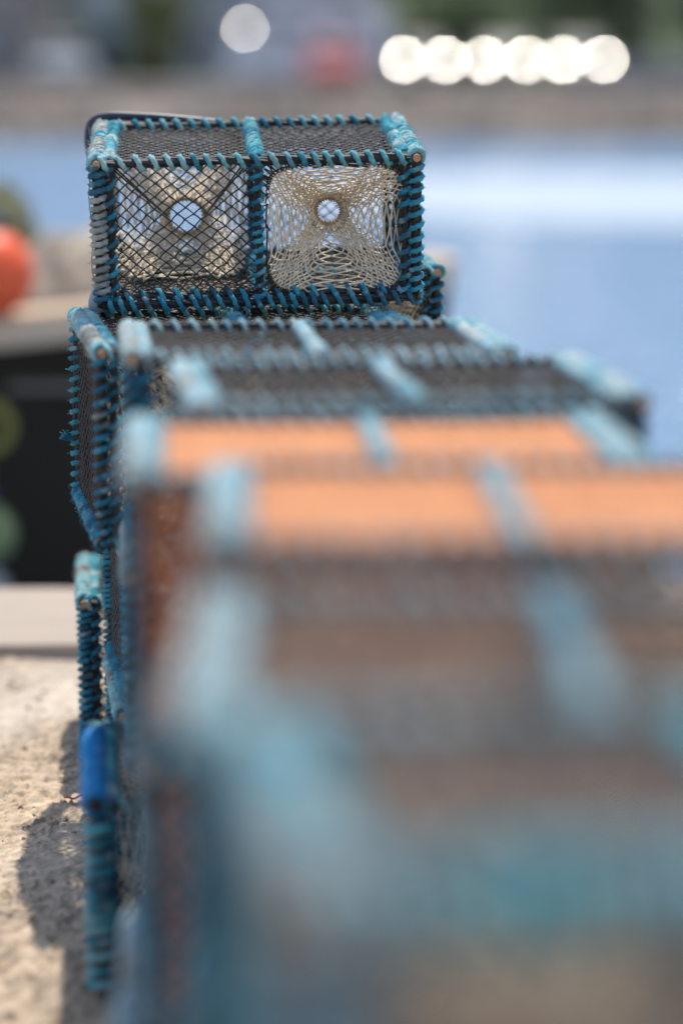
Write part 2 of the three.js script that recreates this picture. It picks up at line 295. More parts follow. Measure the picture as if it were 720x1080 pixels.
/** a creel standing on its base at the origin, mouth side to +z */
function creel(o) {
  const c = new THREE.Group(), hi = o.hi, r = o.r ?? 0.0014, S = o.seed; let sd = S * 100;
  const X0 = (o.w ?? 0.60) / 2 - 0.014, Z0 = (o.d ?? 0.44) / 2 - 0.014, Y0 = 0.014, Y1 = o.h - 0.014, PAL = o.pal ?? SEA; c.userData = { h: o.h, X0, Z0, Y1 };
  const add = (a, b, q) => bar(c, a, b, { seed: ++sd, hi, ...q });
  const P = { pitch: 0.028, rt: 0.0045, core: 0.007, bundle: true }, F = o.fat ? { core: 0.011, rt: 0.0075, pitch: o.fat, bundle: false } : {};
  for (const z of [Z0, -Z0]) {
    add(V(-X0, Y1, z), V(X0, Y1, z), { ...P, pal: [...PAL.teal, ...PAL.pale.slice(0, 2)], cf: 9, ...(z > 0 ? F : {}) });
    add(V(-X0, Y0, z), V(X0, Y0, z), { ...P, pal: [...PAL.blue, PAL.teal[0]], pitch: 0.024, ...F });
    if (z > 0) add(V(-X0, Y0 + 0.012, z - 0.012), V(X0, Y0 + 0.012, z - 0.012), { ...P, pal: [...PAL.blue, PAL.teal[1]], pitch: 0.03 });
    for (const s of [-1, 1]) {
      add(V(s * X0, Y0, z), V(s * X0, Y1, z), { ...P, pal: z > 0 ? (s < 0 ? [...PAL.grey.slice(0, 2), ...PAL.blue] : PAL.blue) : [...PAL.blue, PAL.teal[0]], pitch: o.post ?? 0.021, ...F, ...(o.greyPost && s < 0 && z > 0 ? { pal: [...PAL.grey.slice(0, 3), PAL.blue[2]], pitch: 0.0155, rt: 0.0055 } : {}) });
      if (z > 0 && o.single) continue;
      if (z > 0) add(V(s * (X0 - 0.021), Y0, z - 0.004), V(s * (X0 - 0.021), Y1, z - 0.004), { ...P, core: 0.005, pal: PAL.blue, pitch: 0.027 });
      else add(V(s * (X0 - 0.02), Y0, z), V(s * (X0 - 0.02), Y1, z), { ...P, core: 0.004, rt: 0.003, pal: [...PAL.blue, PAL.grey[3]], pitch: 0.03 });
    }
    add(V(0, Y0, z), V(0, Y1, z), { ...P, core: 0.005, pal: [...PAL.blue, PAL.teal[1]], pitch: 0.021, rt: 0.0042 });
  }
  for (const s of [-1, 1]) { // side rails, closely bound, two lashings side by side along the top
    add(V(s * X0, Y1, -Z0), V(s * X0, Y1, Z0 + 0.008), { core: 0.0075, rt: 0.0056, pitch: 0.0185, pal: s < 0 ? [...PAL.grey.slice(0, 3), ...PAL.pale.slice(0, 3), PAL.grey[0]] : [...PAL.pale, ...PAL.teal], cf: 12 });
    add(V(s * (X0 - 0.021), Y1 + 0.001, -Z0), V(s * (X0 - 0.021), Y1 + 0.001, Z0), { core: 0.005, rt: 0.0052, pitch: 0.0185, pal: [...PAL.pale, ...PAL.teal], cf: 8 });
    add(V(s * X0, Y0, -Z0), V(s * X0, Y0, Z0), { ...P, pal: PAL.blue, pitch: 0.017 });
    const d = new THREE.CylinderGeometry(0.0072, 0.0072, 0.006, 12); d.rotateX(Math.PI / 2); d.translate(s * X0, Y1, Z0 + 0.012); part('rail_end', d, M.dowel, c);
  }
  add(V(0, Y1, -Z0), V(0, Y1, Z0), { core: 0.006, rt: 0.0050, pitch: 0.0185, pal: [...PAL.pale, ...PAL.teal], cf: 8 });
  add(V(0, Y0, -Z0), V(0, Y0, Z0), { ...P, pal: PAL.blue });
  const n = { hi, r }, dc = o.dark ?? DARK, tc = o.top ?? dc, ec = o.end ?? dc, ft = o.top ? 0.021 : 0.0225;
  const W = 2 * X0 - 0.016, D = 2 * Z0 - 0.016, Hh = Y1 - Y0 - 0.012;
  netPanel(c, 'top_net', V(-W / 2, Y1 - 0.003, D / 2), V(1, 0, 0), V(0, 0, -1), W, D, ft, o.top ? ft * 0.82 : 0.033, { ...n, seed: S + 1, col: tc, sag: 0.010, r: o.top ? r * 1.5 : r * 1.12 });
  netPanel(c, 'bottom_net', V(-W / 2, Y0, -D / 2), V(1, 0, 0), V(0, 0, 1), W, D, 0.026, 0.024, { ...n, seed: S + 2, col: dc });
  for (const s of [-1, 1]) netPanel(c, 'end_net', V(s * X0, Y0 + 0.006, s * D / 2), V(0, 0, -s), V(0, 1, 0), D, Hh, 0.0245, 0.021, { ...n, seed: S + 4 + s, col: ec, r: r * (o.rs ?? 1) });
  // each half: the net wall on one long side, the entrance on the other
  const hw = X0 - 0.020;
  for (const s of [-1, 1]) {
    const zf = s > 0 ? -1 : 1; // the wall without an entrance
    netPanel(c, 'side_net', V(s * (hw / 2 + 0.008) - zf * hw / 2, Y0 + 0.006, zf * (Z0 - 0.002)), V(zf, 0, 0), V(0, 1, 0), hw, Hh, 0.0262, 0.0235, { ...n, seed: S + 7 + s, col: o.side ?? dc, r: r * (o.rs ?? 1) });
    const cx = s * (hw / 2 + 0.008), mw = hw - 0.016, mh = Hh - 0.014;
    funnel(c, { cx, cy: (Y0 + Y1) / 2, w: mw, h: mh, z0: -zf * (Z0 - 0.006), ex: cx + (s > 0 ? -0.008 : 0.012), ey: (Y0 + Y1) / 2 + (s > 0 ? 0.016 : -0.016), er: s > 0 ? 0.026 : 0.036, z1: -zf * (Z0 - (s > 0 ? 0.10 : 0.17)), N: hi ? (s > 0 ? 46 : 40) : 20, rows: hi ? (s > 0 ? 20 : 15) : 8, r: hi ? (s > 0 ? 0.00145 : 0.0021) : 0.0026, sag: s > 0 ? 0.008 : 0.012, floor: s > 0 ? 0 : 1.25 * Z0, hi, seed: S + 11 + s, col: TAN });
    // dark border of the mouth
    const g = new GB(), R = rng(S + 31 + s), zz = -zf * (Z0 - 0.004), nb = hi ? 90 : 30;
    for (let k = 0; k < nb; k++) { const a = k / nb * 2 * Math.PI, e = 0.32, q = (c2, ox, oy) => V(cx + Math.sign(Math.cos(c2)) * Math.pow(Math.abs(Math.cos(c2)), e) * (mw / 2 + ox), (Y0 + Y1) / 2 + Math.sign(Math.sin(c2)) * Math.pow(Math.abs(Math.sin(c2)), e) * (mh / 2 + oy), zz + 0.004 * (R() - 0.5));
      g.tube([q(a, -0.004, -0.004), q(a + (R() - 0.5) * 0.3, 0.014, 0.014)], r * 1.1, hi ? 5 : 3, dc); g.tube([q(a, 0, 0), q(a + 6.28 / nb, 0.002, 0.002)], r * 1.2, hi ? 5 : 3, dc); }
    part('mouth_edging', g.geo(), M.net, c);
    // cords that hold the eye open
    const cg = new GB(), ez = -zf * (Z0 - (s > 0 ? 0.10 : 0.17)), exx = cx + (s > 0 ? -0.008 : 0.012), er = s > 0 ? 0.026 : 0.036;
    for (const q of [-1, 1]) for (let k = 0; k < 2; k++) cg.tube([V(exx + q * er, (Y0 + Y1) / 2 + (s > 0 ? 0.014 : -0.016), ez), V(cx + q * (hw / 2 - 0.004 * k), Y1 - 0.006 * k, zf * (Z0 - 0.03 - 0.05 * k))], 0.0021, 4, dc);
    part('tension_cord', cg.geo(), M.net, c);
  }
  return c;
}
const protoTop = creel({ hi: true, seed: 3, w: 0.61, h: 0.29, greyPost: true }), protoTall = creel({ hi: true, seed: 57, h: 0.365 }), protoHi = creel({ hi: true, seed: 71, h: 0.33, post: 0.0135 }), protoDeep = creel({ hi: true, seed: 66, h: 0.31 });
const protoLow = creel({ hi: false, seed: 21, r: 0.0017, h: 0.30, pal: { ...FADED, blue: SEA.blue } }), protoLow2 = creel({ hi: false, seed: 84, r: 0.0017, h: 0.325, pal: FADED, side: [0.17, 0.135, 0.11], end: [0.14, 0.115, 0.10], rs: 1.4 });
const protoOrange = creel({ hi: false, seed: 35, r: 0.0018, h: 0.32, top: ORANGE, end: [0.60, 0.24, 0.10], pal: FADED, side: [0.62, 0.25, 0.11], rs: 2.3, single: true });
const protoBrown = creel({ hi: false, seed: 48, r: 0.0019, h: 0.32, dark: [0.15, 0.095, 0.07], pal: FADED, fat: 0.034, side: [0.26, 0.18, 0.13], end: [0.26, 0.18, 0.13], rs: 1.4 });
const protoSlim = creel({ hi: false, seed: 93, r: 0.0019, h: 0.33, d: 0.35, dark: [0.14, 0.10, 0.085], pal: { ...FADED, teal: SEA.teal, pale: FADED.teal }, fat: 0.019, side: [0.30, 0.24, 0.19], rs: 1.4 });
function put(proto, x, y, z, yaw, label, { pitch = 0, roll = 0, h = 0 } = {}) {
  const c = proto.clone(); c.name = numbered('lobster_creel'); c.userData = {}; scene.add(c);
  c.position.set(x, y, z); c.rotation.order = 'YXZ'; c.rotation.set(pitch, yaw * Math.PI / 180, roll); if (h) c.scale.y = h / proto.userData.h;
  return tag(c, label, 'creel', 'stacked lobster creels on the quay');
}
// the one standing on top of the row, tipped a little towards the others
const top = put(protoTop, -0.165, 0.968, -4.60, 4, 'dark netted creel with two tan entrance eyes, standing on top of the row', { pitch: 0.13, roll: 0.02 });
{ // its own extras
  const { X0, Z0, Y1 } = protoTop.userData, y = Y1 + 0.014;
  const g = new GB(), pts = []; for (const [x, yy, z] of [[-0.312, -0.085, -0.196], [-0.318, -0.035, -0.214], [-0.310, -0.006, -0.224], [-0.288, 0.004, -0.226], [-0.22, 0.003, -0.224], [-0.14, -0.004, -0.222], [-0.06, -0.014, -0.222]]) pts.push(V(x, y + yy, z));
  g.tube(new THREE.CatmullRomCurve3(pts).getPoints(40), 0.0095, 14, [1, 1, 1], 0, 0, false, true);
  part('rubber_hose', g.geo(), M.hose, top).userData.label = 'dark blue rubber hose along the rear top edge';
  const f = new THREE.LatheGeometry([[0, 0], [0.016, 0.001], [0.021, 0.006], [0.021, 0.018], [0.017, 0.032], [0.010, 0.046], [0, 0.048]].map(q => new THREE.Vector2(...q)), 20); f.translate(-X0 - 0.006, -0.004, Z0 - 0.03);
  part('corner_foot', f, M.foot, top).userData.label = 'pale grey rubber foot';
  const tg = new GB(), tp = []; for (let k = 0; k <= 20; k++) tp.push(V(-X0 - 0.014 - 0.0025 * Math.sin(k * 0.5), 0.06 + 0.0095 * k, Z0 - 0.01 + 0.004 * Math.sin(k)));
  tg.tube(tp, 0.0009, 4, [0.01, 0.22, 0.17]); part('loose_thread', tg.geo(), M.twine, top);
}
// the stacks, from the water end of the row to the other end; each creel: [proto, height, x, z, yaw, label, tilt]
const rowOf = [
  [[protoHi, 0.355, -0.245, -4.80, 6, 'black netted creel on the ground nearest the coping stones'],
    [protoHi, 0.32, -0.12, -4.80, 5, 'black netted creel in the middle of the stack nearest the coping'],
    [protoTall, 0.325, -0.12, -4.81, 6, 'black netted creel directly under the tipped creel with tan eyes']],
  [[protoHi, 0.275, -0.13, -4.27, 8, 'short black netted creel at the bottom of the second stack from the water'],
    [protoHi, 0.29, -0.125, -4.285, 10, 'black netted creel in the middle of the second stack from the water'],
    [protoTall, 0.365, -0.175, -4.285, 12, 'tall blue lashed creel on which the tipped creel leans', { pitch: 0.05 }]],
  [[protoDeep, 0.31, -0.105, -3.65, 6, 'black netted creel on the ground with bright blue lashing along its top rail'],
    [protoLow, 0.33, -0.055, -3.74, 5, 'black netted creel in the middle of the third stack from the water'],
    [protoLow, 0.33, -0.05, -3.76, 6, 'black netted creel with pale blue rails on top of the third stack']],
  [[protoLow2, 0.325, 0.02, -3.20, 5, 'black netted creel at the bottom of the fourth stack from the water'],
    [protoLow, 0.325, 0.04, -3.20, 8, 'black netted creel in the middle of the fourth stack from the water'],
    [protoLow2, 0.325, 0.078, -3.215, 7.5, 'black netted creel topping the stack beside the orange topped creels']],
  [[protoLow2, 0.32, 0.03, -2.74, 3, 'black netted creel at the bottom of the fifth stack from the water'],
    [protoOrange, 0.32, 0.05, -2.75, 5, 'orange netted creel under the farther orange topped creel'],
    [protoOrange, 0.32, 0.045, -2.765, 4, 'orange topped creel touching the black topped one']],
  [[protoLow, 0.325, 0.15, -2.31, 1, 'black netted creel at the bottom of the sixth stack from the water'],
    [protoOrange, 0.325, 0.16, -2.32, 3, 'orange netted creel in the middle of the sixth stack'],
    [protoOrange, 0.325, 0.165, -2.325, 2, 'orange topped creel touching the brown netted one']],
  [[protoLow2, 0.32, 0.15, -1.77, 2, 'black netted creel at the bottom of the seventh stack from the water'],
    [protoBrown, 0.32, 0.16, -1.78, 0, 'brown netted creel in the middle of the seventh stack'],
    [protoBrown, 0.32, 0.18, -1.765, 0.5, 'brown netted creel on top between orange creel and narrow creel']],
  [[protoSlim, 0.33, 0.24, -1.345, 6, 'narrow creel on the ground at the end of the row away from the water'],
    [protoSlim, 0.33, 0.25, -1.345, 9, 'narrow creel in the middle of the end stack away from the water'],
    [protoSlim, 0.33, 0.25, -1.345, 8, 'narrow creel on top of the end stack away from the water']],
];
let deep = null, tall = null;
for (const st of rowOf) { let y = 0; for (const [pr, h, x, z, yaw, label, tilt] of st) { const c = put(pr, x, y, z, yaw, label, { h, ...tilt }); if (pr === protoDeep) deep = c; if (tilt) tall = c; y += h; } }
{ // a frayed twine end sticking out of the tall creel's rear post
  const { X0, Z0 } = protoTall.userData, R = rng(8), g = new GB();
  for (let k = 0; k < 26; k++) { const a = V(-X0 - 0.006, 0.115, -Z0 + 0.004), e = a.clone().add(V(-0.012 - 0.018 * R(), 0.004 + 0.018 * R(), 0.012 * (R() - 0.3))); g.tube([a, a.clone().lerp(e, 0.5).add(V(0, -0.003 * R(), 0)), e], 0.0011, 4, SEA.blue[Math.floor(R() * 4)]); }
  part('frayed_end', g.geo(), M.twine, tall);
}
{ // bright new twine bound along one rail of the deep creel
  const { X0, Z0, Y1 } = protoDeep.userData;
  bar(deep, V(-X0 + 0.006, 0.012, Z0 + 0.014), V(-X0 + 0.006, Y1 - 0.02, Z0 + 0.014), { seed: 877, hi: true, core: 0.016, rt: 0.0055, pitch: 0.022, pal: [...SEA.blue, ...SEA.teal, SEA.pale[0]] });
  bar(deep, V(-X0 - 0.001, Y1 + 0.004, -Z0 * 0.75), V(-X0 - 0.001, Y1 + 0.004, Z0 + 0.016), { seed: 901, hi: true, core: 0.013, rt: 0.0045, pitch: 0.010, pal: SEA.bright });
}

{ // grit and small stones on the quay
  const R = rng(63), n = 1500, g = new THREE.IcosahedronGeometry(1, 0), im = new THREE.InstancedMesh(g, std([1, 1, 1], 0.95), n), m = new THREE.Matrix4(), q = new THREE.Quaternion(), c = new THREE.Color(); im.name = 'gravel';
  for (let k = 0; k < n; k++) { const s = 0.0011 + 0.0055 * Math.pow(R(), 4), t = 0.30 + 0.26 * R(); q.setFromEuler(new THREE.Euler(R() * 6, R() * 6, R() * 6)); m.compose(V(-1.15 + 0.9 * R(), -0.0085 + 0.003 * R(), -5.3 + 2.3 * R()), q, V(s * 1.3, s * 0.6, s)); im.setMatrixAt(k, m); im.setColorAt(k, c.setRGB(t, t * 0.86, t * 0.70)); }
  im.castShadow = im.receiveShadow = true; scene.add(im); tag(im, 'grit and small stones scattered on the quay', null, null, 'stuff');
  const b = new GB(), pts = []; for (let k = 0; k <= 14; k++) pts.push(V(0.0028 * k, 0.002 + 0.002 * Math.sin(k * 0.7), 0.006 * Math.sin(k * 0.4))); b.tube(pts, 0.0022, 6, [0.45, 0.10, 0.09], 0, 0, false, true);
  const sc = part('twine_scrap', b.geo(), M.twine); sc.position.set(-0.53, 0.004, -4.36); tag(sc, 'short scrap of red twine lying on the sandy quay', 'scrap');
}
// ------------------------------------------------------------------ moored boat beyond the quay
{
  const boat = thing('fishing_boat', -2.6, WATER, -9.5, 'dark hulled boat with pale timber rubbing strake moored beyond the quay', 'boat');
  // plan half-width along the length, bow to the right
  const half = t => 1.02 * Math.pow(Math.max(0, 1 - Math.pow(Math.max(0, (t - 0.42) / 0.58), 2.4)), 0.7) * (0.86 + 0.14 * sstep(0, 0.25, t));
  const L = 5.6, ns = 48, sheer = t => 1.37 + 0.18 * Math.pow(Math.abs(t - 0.35), 2) * 3;
  const p = [], idx = [], rows = 10;
  for (let i = 0; i <= ns; i++) { const t = i / ns, x = -L / 2 + L * t; for (const s of [1, -1]) for (let j = 0; j <= rows; j++) { const v = j / rows, y = -0.35 + (sheer(t) + 0.35) * v; p.push(x + 0.25 * v * sstep(0.8, 1, t), y, s * half(t) * (0.62 + 0.38 * Math.pow(v, 0.6))); } }
  const S = 2 * (rows + 1); for (let i = 0; i < ns; i++) for (const q of [0, 1]) for (let j = 0; j < rows; j++) { const a = i * S + q * (rows + 1) + j, b = a + S; q ? idx.push(a, b, a + 1, b, b + 1, a + 1) : idx.push(a, a + 1, b, b, a + 1, b + 1); }
  // transom
  for (let j = 0; j < rows; j++) { const a = j, b = rows + 1 + j; idx.push(a, b, a + 1, b, b + 1, a + 1); }
  const g = new THREE.BufferGeometry(); g.setAttribute('position', new THREE.Float32BufferAttribute(p, 3)); g.setIndex(idx); g.computeVertexNormals();
  part('hull', g, new THREE.MeshPhysicalMaterial({ color: lin(0.032, 0.025, 0.018), roughness: 0.95, specularIntensity: 0.3 }), boat);
  const timber = std([0.60, 0.46, 0.32], 0.9);
  for (const s of [1, -1]) { const gb = [], gi = [], prof = [[-0.02, -0.10], [0.07, -0.10], [0.085, -0.085], [0.085, 0.01], [0.07, 0.025], [-0.12, 0.025], [-0.12, 0.0], [-0.02, 0.0]], n = prof.length;
    for (let i = 0; i <= ns; i++) { const t = i / ns, x = -L / 2 + L * t + 0.25 * sstep(0.8, 1, t); for (const [o, y] of prof) gb.push(x, sheer(t) + y, s * Math.max(0, half(t) + o)); }
    for (let i = 0; i < ns; i++) for (let j = 0; j < n; j++) { const a = i * n + j, b = i * n + (j + 1) % n; gi.push(a, a + n, b, b, a + n, b + n); }
    const gg = new THREE.BufferGeometry(); gg.setAttribute('position', new THREE.Float32BufferAttribute(gb, 3)); gg.setIndex(gi); part('rubbing_strake', gg.toNonIndexed(), timber, boat).geometry.computeVertexNormals(); }
  // deck of planks
  const deckM = [std([0.16, 0.14, 0.11], 0.9), std([0.13, 0.115, 0.095], 0.9)];
  for (let k = 0; k < 9; k++) { const zc = -0.72 + k * 0.18; part('deck_plank', box(L * (0.86 - 0.16 * Math.abs(k - 4) / 4), 0.03, 0.174, -0.3, 1.2, zc), deckM[k % 2], boat); }
  const hs = part('wheelhouse', merged([box(1.1, 1.5, 1.1, -1.7, 1.95, -0.1), box(1.3, 0.06, 1.3, -1.7, 2.73, -0.1)]), std([0.6, 0.6, 0.58], 0.5), boat);
  for (const x of [-2.0, -1.45]) part('window', box(0.4, 0.45, 0.02, x, 2.3, 0.462), std([0.02, 0.03, 0.04], 0.1), hs);
  // heaps of net and a tarpaulin on the deck
  const heap = (name, label, cat, x, z, rx, ry, rz, col, seed) => { const h = new THREE.SphereGeometry(1, 60, 30, 0, 2 * Math.PI, 0, Math.PI * 0.5), a = h.attributes.position, cc = []; for (let k = 0; k < a.count; k++) { const X = a.getX(k), Y = a.getY(k), Z = a.getZ(k), n = 0.75 + 0.5 * fbm(X * 2.5 + seed, Z * 2.5 + Y * 2, seed, 4); a.setXYZ(k, X * rx * n, Math.max(0, Y * ry * n), Z * rz * n); const q = 0.7 + 0.6 * fbm(X * 14, Z * 14 + Y * 9, seed, 3); cc.push(col[0] * q, col[1] * q, col[2] * q); } h.setAttribute('color', new THREE.Float32BufferAttribute(cc, 3)); h.computeVertexNormals();
    const m = part(name, h, new THREE.MeshStandardMaterial({ vertexColors: true, roughness: 0.95 })); m.position.set(x, WATER + 1.215, z); tag(m, label, cat); };
  heap('net_heap', 'heap of pale tan fishing net lying on the boat deck', 'net', -0.95, -9.2, 0.40, 0.52, 0.32, [0.38, 0.32, 0.24], 3);
  heap('net_heap', 'heap of olive green fishing net behind the orange buoy', 'net', -1.50, -9.35, 0.46, 0.70, 0.36, [0.11, 0.11, 0.055], 11);
}
function ball(name, label, x, y, z, r, col, cord) {
  const t = thing(name, x, y, z, label, 'buoy');
  const pts = []; for (let k = 0; k <= 20; k++) { const a = -Math.PI / 2 + Math.PI * k / 20; pts.push(new THREE.Vector2(Math.max(0.0001, Math.cos(a) * r * (1 - 0.08 * Math.max(0, Math.sin(a)))), Math.sin(a) * r * 1.06)); }
  part('float', new THREE.LatheGeometry(pts, 32), std(col, 0.45), t);
  const e = new THREE.TorusGeometry(r * 0.22, r * 0.08, 8, 20); e.translate(0, r * 1.25, 0); part('eyelet', e, std([0.03, 0.06, 0.16], 0.5), t);
  if (cord) part('cord', new GB().tube([V(0, r * 1.4, 0), V(0.01, (r * 1.4 + cord) / 2, 0.01), V(0, cord, -0.03)], 0.008, 6, [0.3, 0.27, 0.2]).geo(), M.twine, t);
}
ball('orange_buoy', 'round orange buoy resting on the gunwale of the dark boat', -1.25, 0.635, -8.54, 0.148, [0.85, 0.10, 0.02]);
ball('green_fender', 'round green fender hanging against the dark hull', -1.27, -0.28, -8.36, 0.105, [0.17, 0.20, 0.08], 0.7);
ball('grey_fender', 'small grey fender hanging below the green one', -1.25, -0.47, -8.30, 0.062, [0.30, 0.27, 0.24], 0.1);
{ const t = new THREE.TorusGeometry(0.085, 0.022, 12, 36); const m = part('mooring_ring', t, std([0.20, 0.17, 0.03], 0.6)); m.position.set(-1.27, 0.10, -8.385); tag(m, 'dull yellow ring hanging on the dark hull', 'ring'); }

// ------------------------------------------------------------------ far shore
const SHORE = -75, ROAD = 0.43;
{
  const n = 256, d = new Uint8Array(n * n * 4);
  for (let j = 0; j < n; j++) for (let i = 0; i < n; i++) { const k = 0.6 + 0.8 * fbm(i / 14, j / 10, 4, 4), e = fbm(i / 40, j / 40, 9, 3); d.set([(0.43 + 0.06 * e) * k, (0.335 + 0.05 * e) * k, (0.265 + 0.04 * e) * k].map(v => clamp(Math.pow(v, 1 / 2.2)) * 255), (j * n + i) * 4); d[(j * n + i) * 4 + 3] = 255; }
  const t = new THREE.DataTexture(d, n, n); t.colorSpace = THREE.SRGBColorSpace; t.magFilter = THREE.LinearFilter; t.wrapS = t.wrapT = THREE.RepeatWrapping; t.repeat.set(30, 1); t.needsUpdate = true;
  tag(part('sea_wall', box(180, ROAD + 3, 1.2, 0, (ROAD - 3) / 2, SHORE - 0.6), new THREE.MeshStandardMaterial({ map: t, roughness: 0.95 })), 'grey brown stone sea wall along the far shore', 'wall');
  const rise = z => (3 - z) / 6 * 1.33, beach = new THREE.PlaneGeometry(180, 6, 500, 40); beach.rotateX(-Math.PI / 2);
  { const a = beach.attributes.position, cc = []; for (let k = 0; k < a.count; k++) { const x = a.getX(k), z = a.getZ(k), n = fbm(x * 0.6, z * 0.9, 2), y = rise(z) + 0.22 * (n - 0.5); a.setY(k, y); const weed = sstep(0.42, 0.52, fbm(x * 0.8, z * 1.1, 14, 4) + 0.35 * (0.55 - y)), q = 0.75 + 0.5 * fbm(x * 3, z * 3, 6, 3); cc.push(...[[0.235, 0.195, 0.165], [0.115, 0.085, 0.06]].reduce((p, c) => p.map((v, m) => v + (c[m] - v) * weed)).map(v => v * q)); } beach.setAttribute('color', new THREE.Float32BufferAttribute(cc, 3)); beach.computeVertexNormals(); beach.translate(0, WATER - 0.1, SHORE + 2.9); }
  tag(part('beach', beach, new THREE.MeshStandardMaterial({ vertexColors: true, roughness: 0.95 })), 'shingle and weed foreshore below the sea wall', null, null, 'structure');
  const rk = new THREE.InstancedMesh(new THREE.DodecahedronGeometry(0.2, 0), std([0.21, 0.18, 0.155], 0.95), 1400); rk.name = 'shore_rocks'; const R = rng(41), m = new THREE.Matrix4(), q = new THREE.Quaternion();
  for (let k = 0; k < 1400; k++) { const z = -2.9 + 5 * R(); q.setFromEuler(new THREE.Euler(R() * 6, R() * 6, R() * 6)); const s = 0.4 + 1.3 * R() * R(); m.compose(V((R() - 0.5) * 60, WATER - 0.1 + rise(z) + 0.02, SHORE + 2.9 + z), q, V(s * 1.3, s * 0.8, s)); rk.setMatrixAt(k, m); }
  rk.castShadow = rk.receiveShadow = true; scene.add(rk); tag(rk, 'scattered rocks on the far foreshore', null, null, 'stuff');
  tag(part('road', box(180, 0.1, 9, 0, ROAD - 0.046, SHORE - 5.7), std([0.15, 0.145, 0.14], 0.9)), 'grey shore road', null, null, 'structure');
  const land = new THREE.PlaneGeometry(700, 260, 40, 20); land.rotateX(-Math.PI / 2); { const a = land.attributes.position; for (let k = 0; k < a.count; k++) { const b = sstep(90, -120, a.getZ(k)); a.setY(k, 22 * b * b + 3 * b * fbm(a.getX(k) * 0.03, a.getZ(k) * 0.03, 3)); } land.computeVertexNormals(); land.translate(0, ROAD - 0.02, SHORE - 140.1); }
  tag(part('hillside', land, std([0.05, 0.075, 0.025], 0.95)), 'green hillside behind the shore road', null, null, 'structure');
}
// a swept-back lamp or mirror housing of polished metal with a gently domed face
const LAMP = (() => { const p = []; for (let k = 0; k <= 8; k++) { const a = 0.1025 * k / 8; p.push(new THREE.Vector2(Math.max(1e-4, Math.sin(a) * 1.27), Math.cos(a) * 1.27 - 1.27)); } p.push(new THREE.Vector2(0.136, -0.012), new THREE.Vector2(0.130, -0.03), new THREE.Vector2(0.10, -0.13), new THREE.Vector2(1e-4, -0.14)); const g = new THREE.LatheGeometry(p.reverse(), 28); g.rotateX(0.6); return g; })();
M.chrome = std([0.92, 0.92, 0.92], 0.2, { metalness: 1 });
M.glass = std([0.03, 0.04, 0.045], 0.08); M.tyre = std([0.02, 0.02, 0.02], 0.9); M.rim = std([0.4, 0.4, 0.42], 0.5, { metalness: 0.6 });
function car(x, z, turn, col, label, lamps = true) {
  const c = thing('parked_car', x, ROAD + 0.005, z, label, 'car', 'cars parked along the far shore'); c.rotation.y = turn;
  const prof = new THREE.Shape(); // side view: length along x of the shape, nose to +
  [[-2.05, 0.28], [-2.08, 0.62], [-2.0, 0.86], [-1.3, 0.92], [0.85, 0.93], [1.65, 0.80], [2.02, 0.66], [2.08, 0.42], [2.0, 0.24], [-1.95, 0.22]].forEach(([a, b], k) => k ? prof.lineTo(a, b) : prof.moveTo(a, b));
  const ex = (sh, w, bev) => { const g = new THREE.ExtrudeGeometry(sh, { depth: w - 2 * bev, bevelEnabled: true, bevelSize: bev, bevelThickness: bev, bevelSegments: 3 }); g.translate(0, 0, -(w - 2 * bev) / 2); g.rotateY(-Math.PI / 2); return g; };
  const paint = new THREE.MeshPhysicalMaterial({ color: lin(...col), roughness: 0.3 });
  part('body', ex(prof, 1.74, 0.07), paint, c);
  const cab = new THREE.Shape(); [[-1.72, 0.90], [-1.3, 1.36], [0.1, 1.40], [0.80, 0.92]].forEach(([a, b], k) => k ? cab.lineTo(a, b) : cab.moveTo(a, b));
  part('windows', ex(cab, 1.46, 0.05), M.glass, c);
  const rf = new THREE.Shape(); [[-1.36, 1.40], [-1.2, 1.455], [0.0, 1.46], [0.16, 1.41]].forEach(([a, b], k) => k ? rf.lineTo(a, b) : rf.moveTo(a, b)); part('roof', ex(rf, 1.4, 0.04), paint, c);
  for (const s of [-1, 1]) {
    for (const zz of [-1.28, 1.3]) { const w = new THREE.Group(); w.name = 'wheel'; c.add(w); w.position.set(s * 0.76, 0.31, zz); const ty = new THREE.TorusGeometry(0.235, 0.085, 12, 28); ty.rotateY(Math.PI / 2); part('tyre', ty, M.tyre, w); const ri = new THREE.CylinderGeometry(0.2, 0.2, 0.12, 20); ri.rotateZ(Math.PI / 2); part('rim', ri, M.rim, w); }
    if (lamps) part('headlight', LAMP, M.chrome, c).position.set(s * 0.66, 0.875, 1.88);
    else part('headlight', new THREE.SphereGeometry(0.11, 16, 10).translate(s * 0.66, 0.64, 1.98), M.rim, c);
    part('wing_mirror', box(0.16, 0.11, 0.09, s * 0.95, 0.98, 0.72), paint, c);
  }
  part('bumper', box(1.6, 0.16, 0.1, 0, 0.34, 2.08), std([0.04, 0.04, 0.04], 0.7), c);
  part('number_plate', box(0.5, 0.11, 0.02, 0, 0.4, 2.14), std([0.6, 0.6, 0.58], 0.6), c);
}
car(2.6, SHORE - 3.4, 0, [0.12, 0.115, 0.11], 'grey car parked nose to the water next to the red car');
car(5.2, SHORE - 3.4, 0, [0.05, 0.055, 0.05], 'dark grey car parked between two other grey cars');
car(7.7, SHORE - 3.4, 0, [0.17, 0.16, 0.15], 'light grey car parked at the end beside the stone wall');
car(-0.25, SHORE - 3.4, 0, [0.38, 0.03, 0.035], 'red car parked nose to the water', false);
car(-9.0, SHORE - 3.4, 0.1, [0.24, 0.26, 0.29], 'silver blue car parked near the brown house', false);
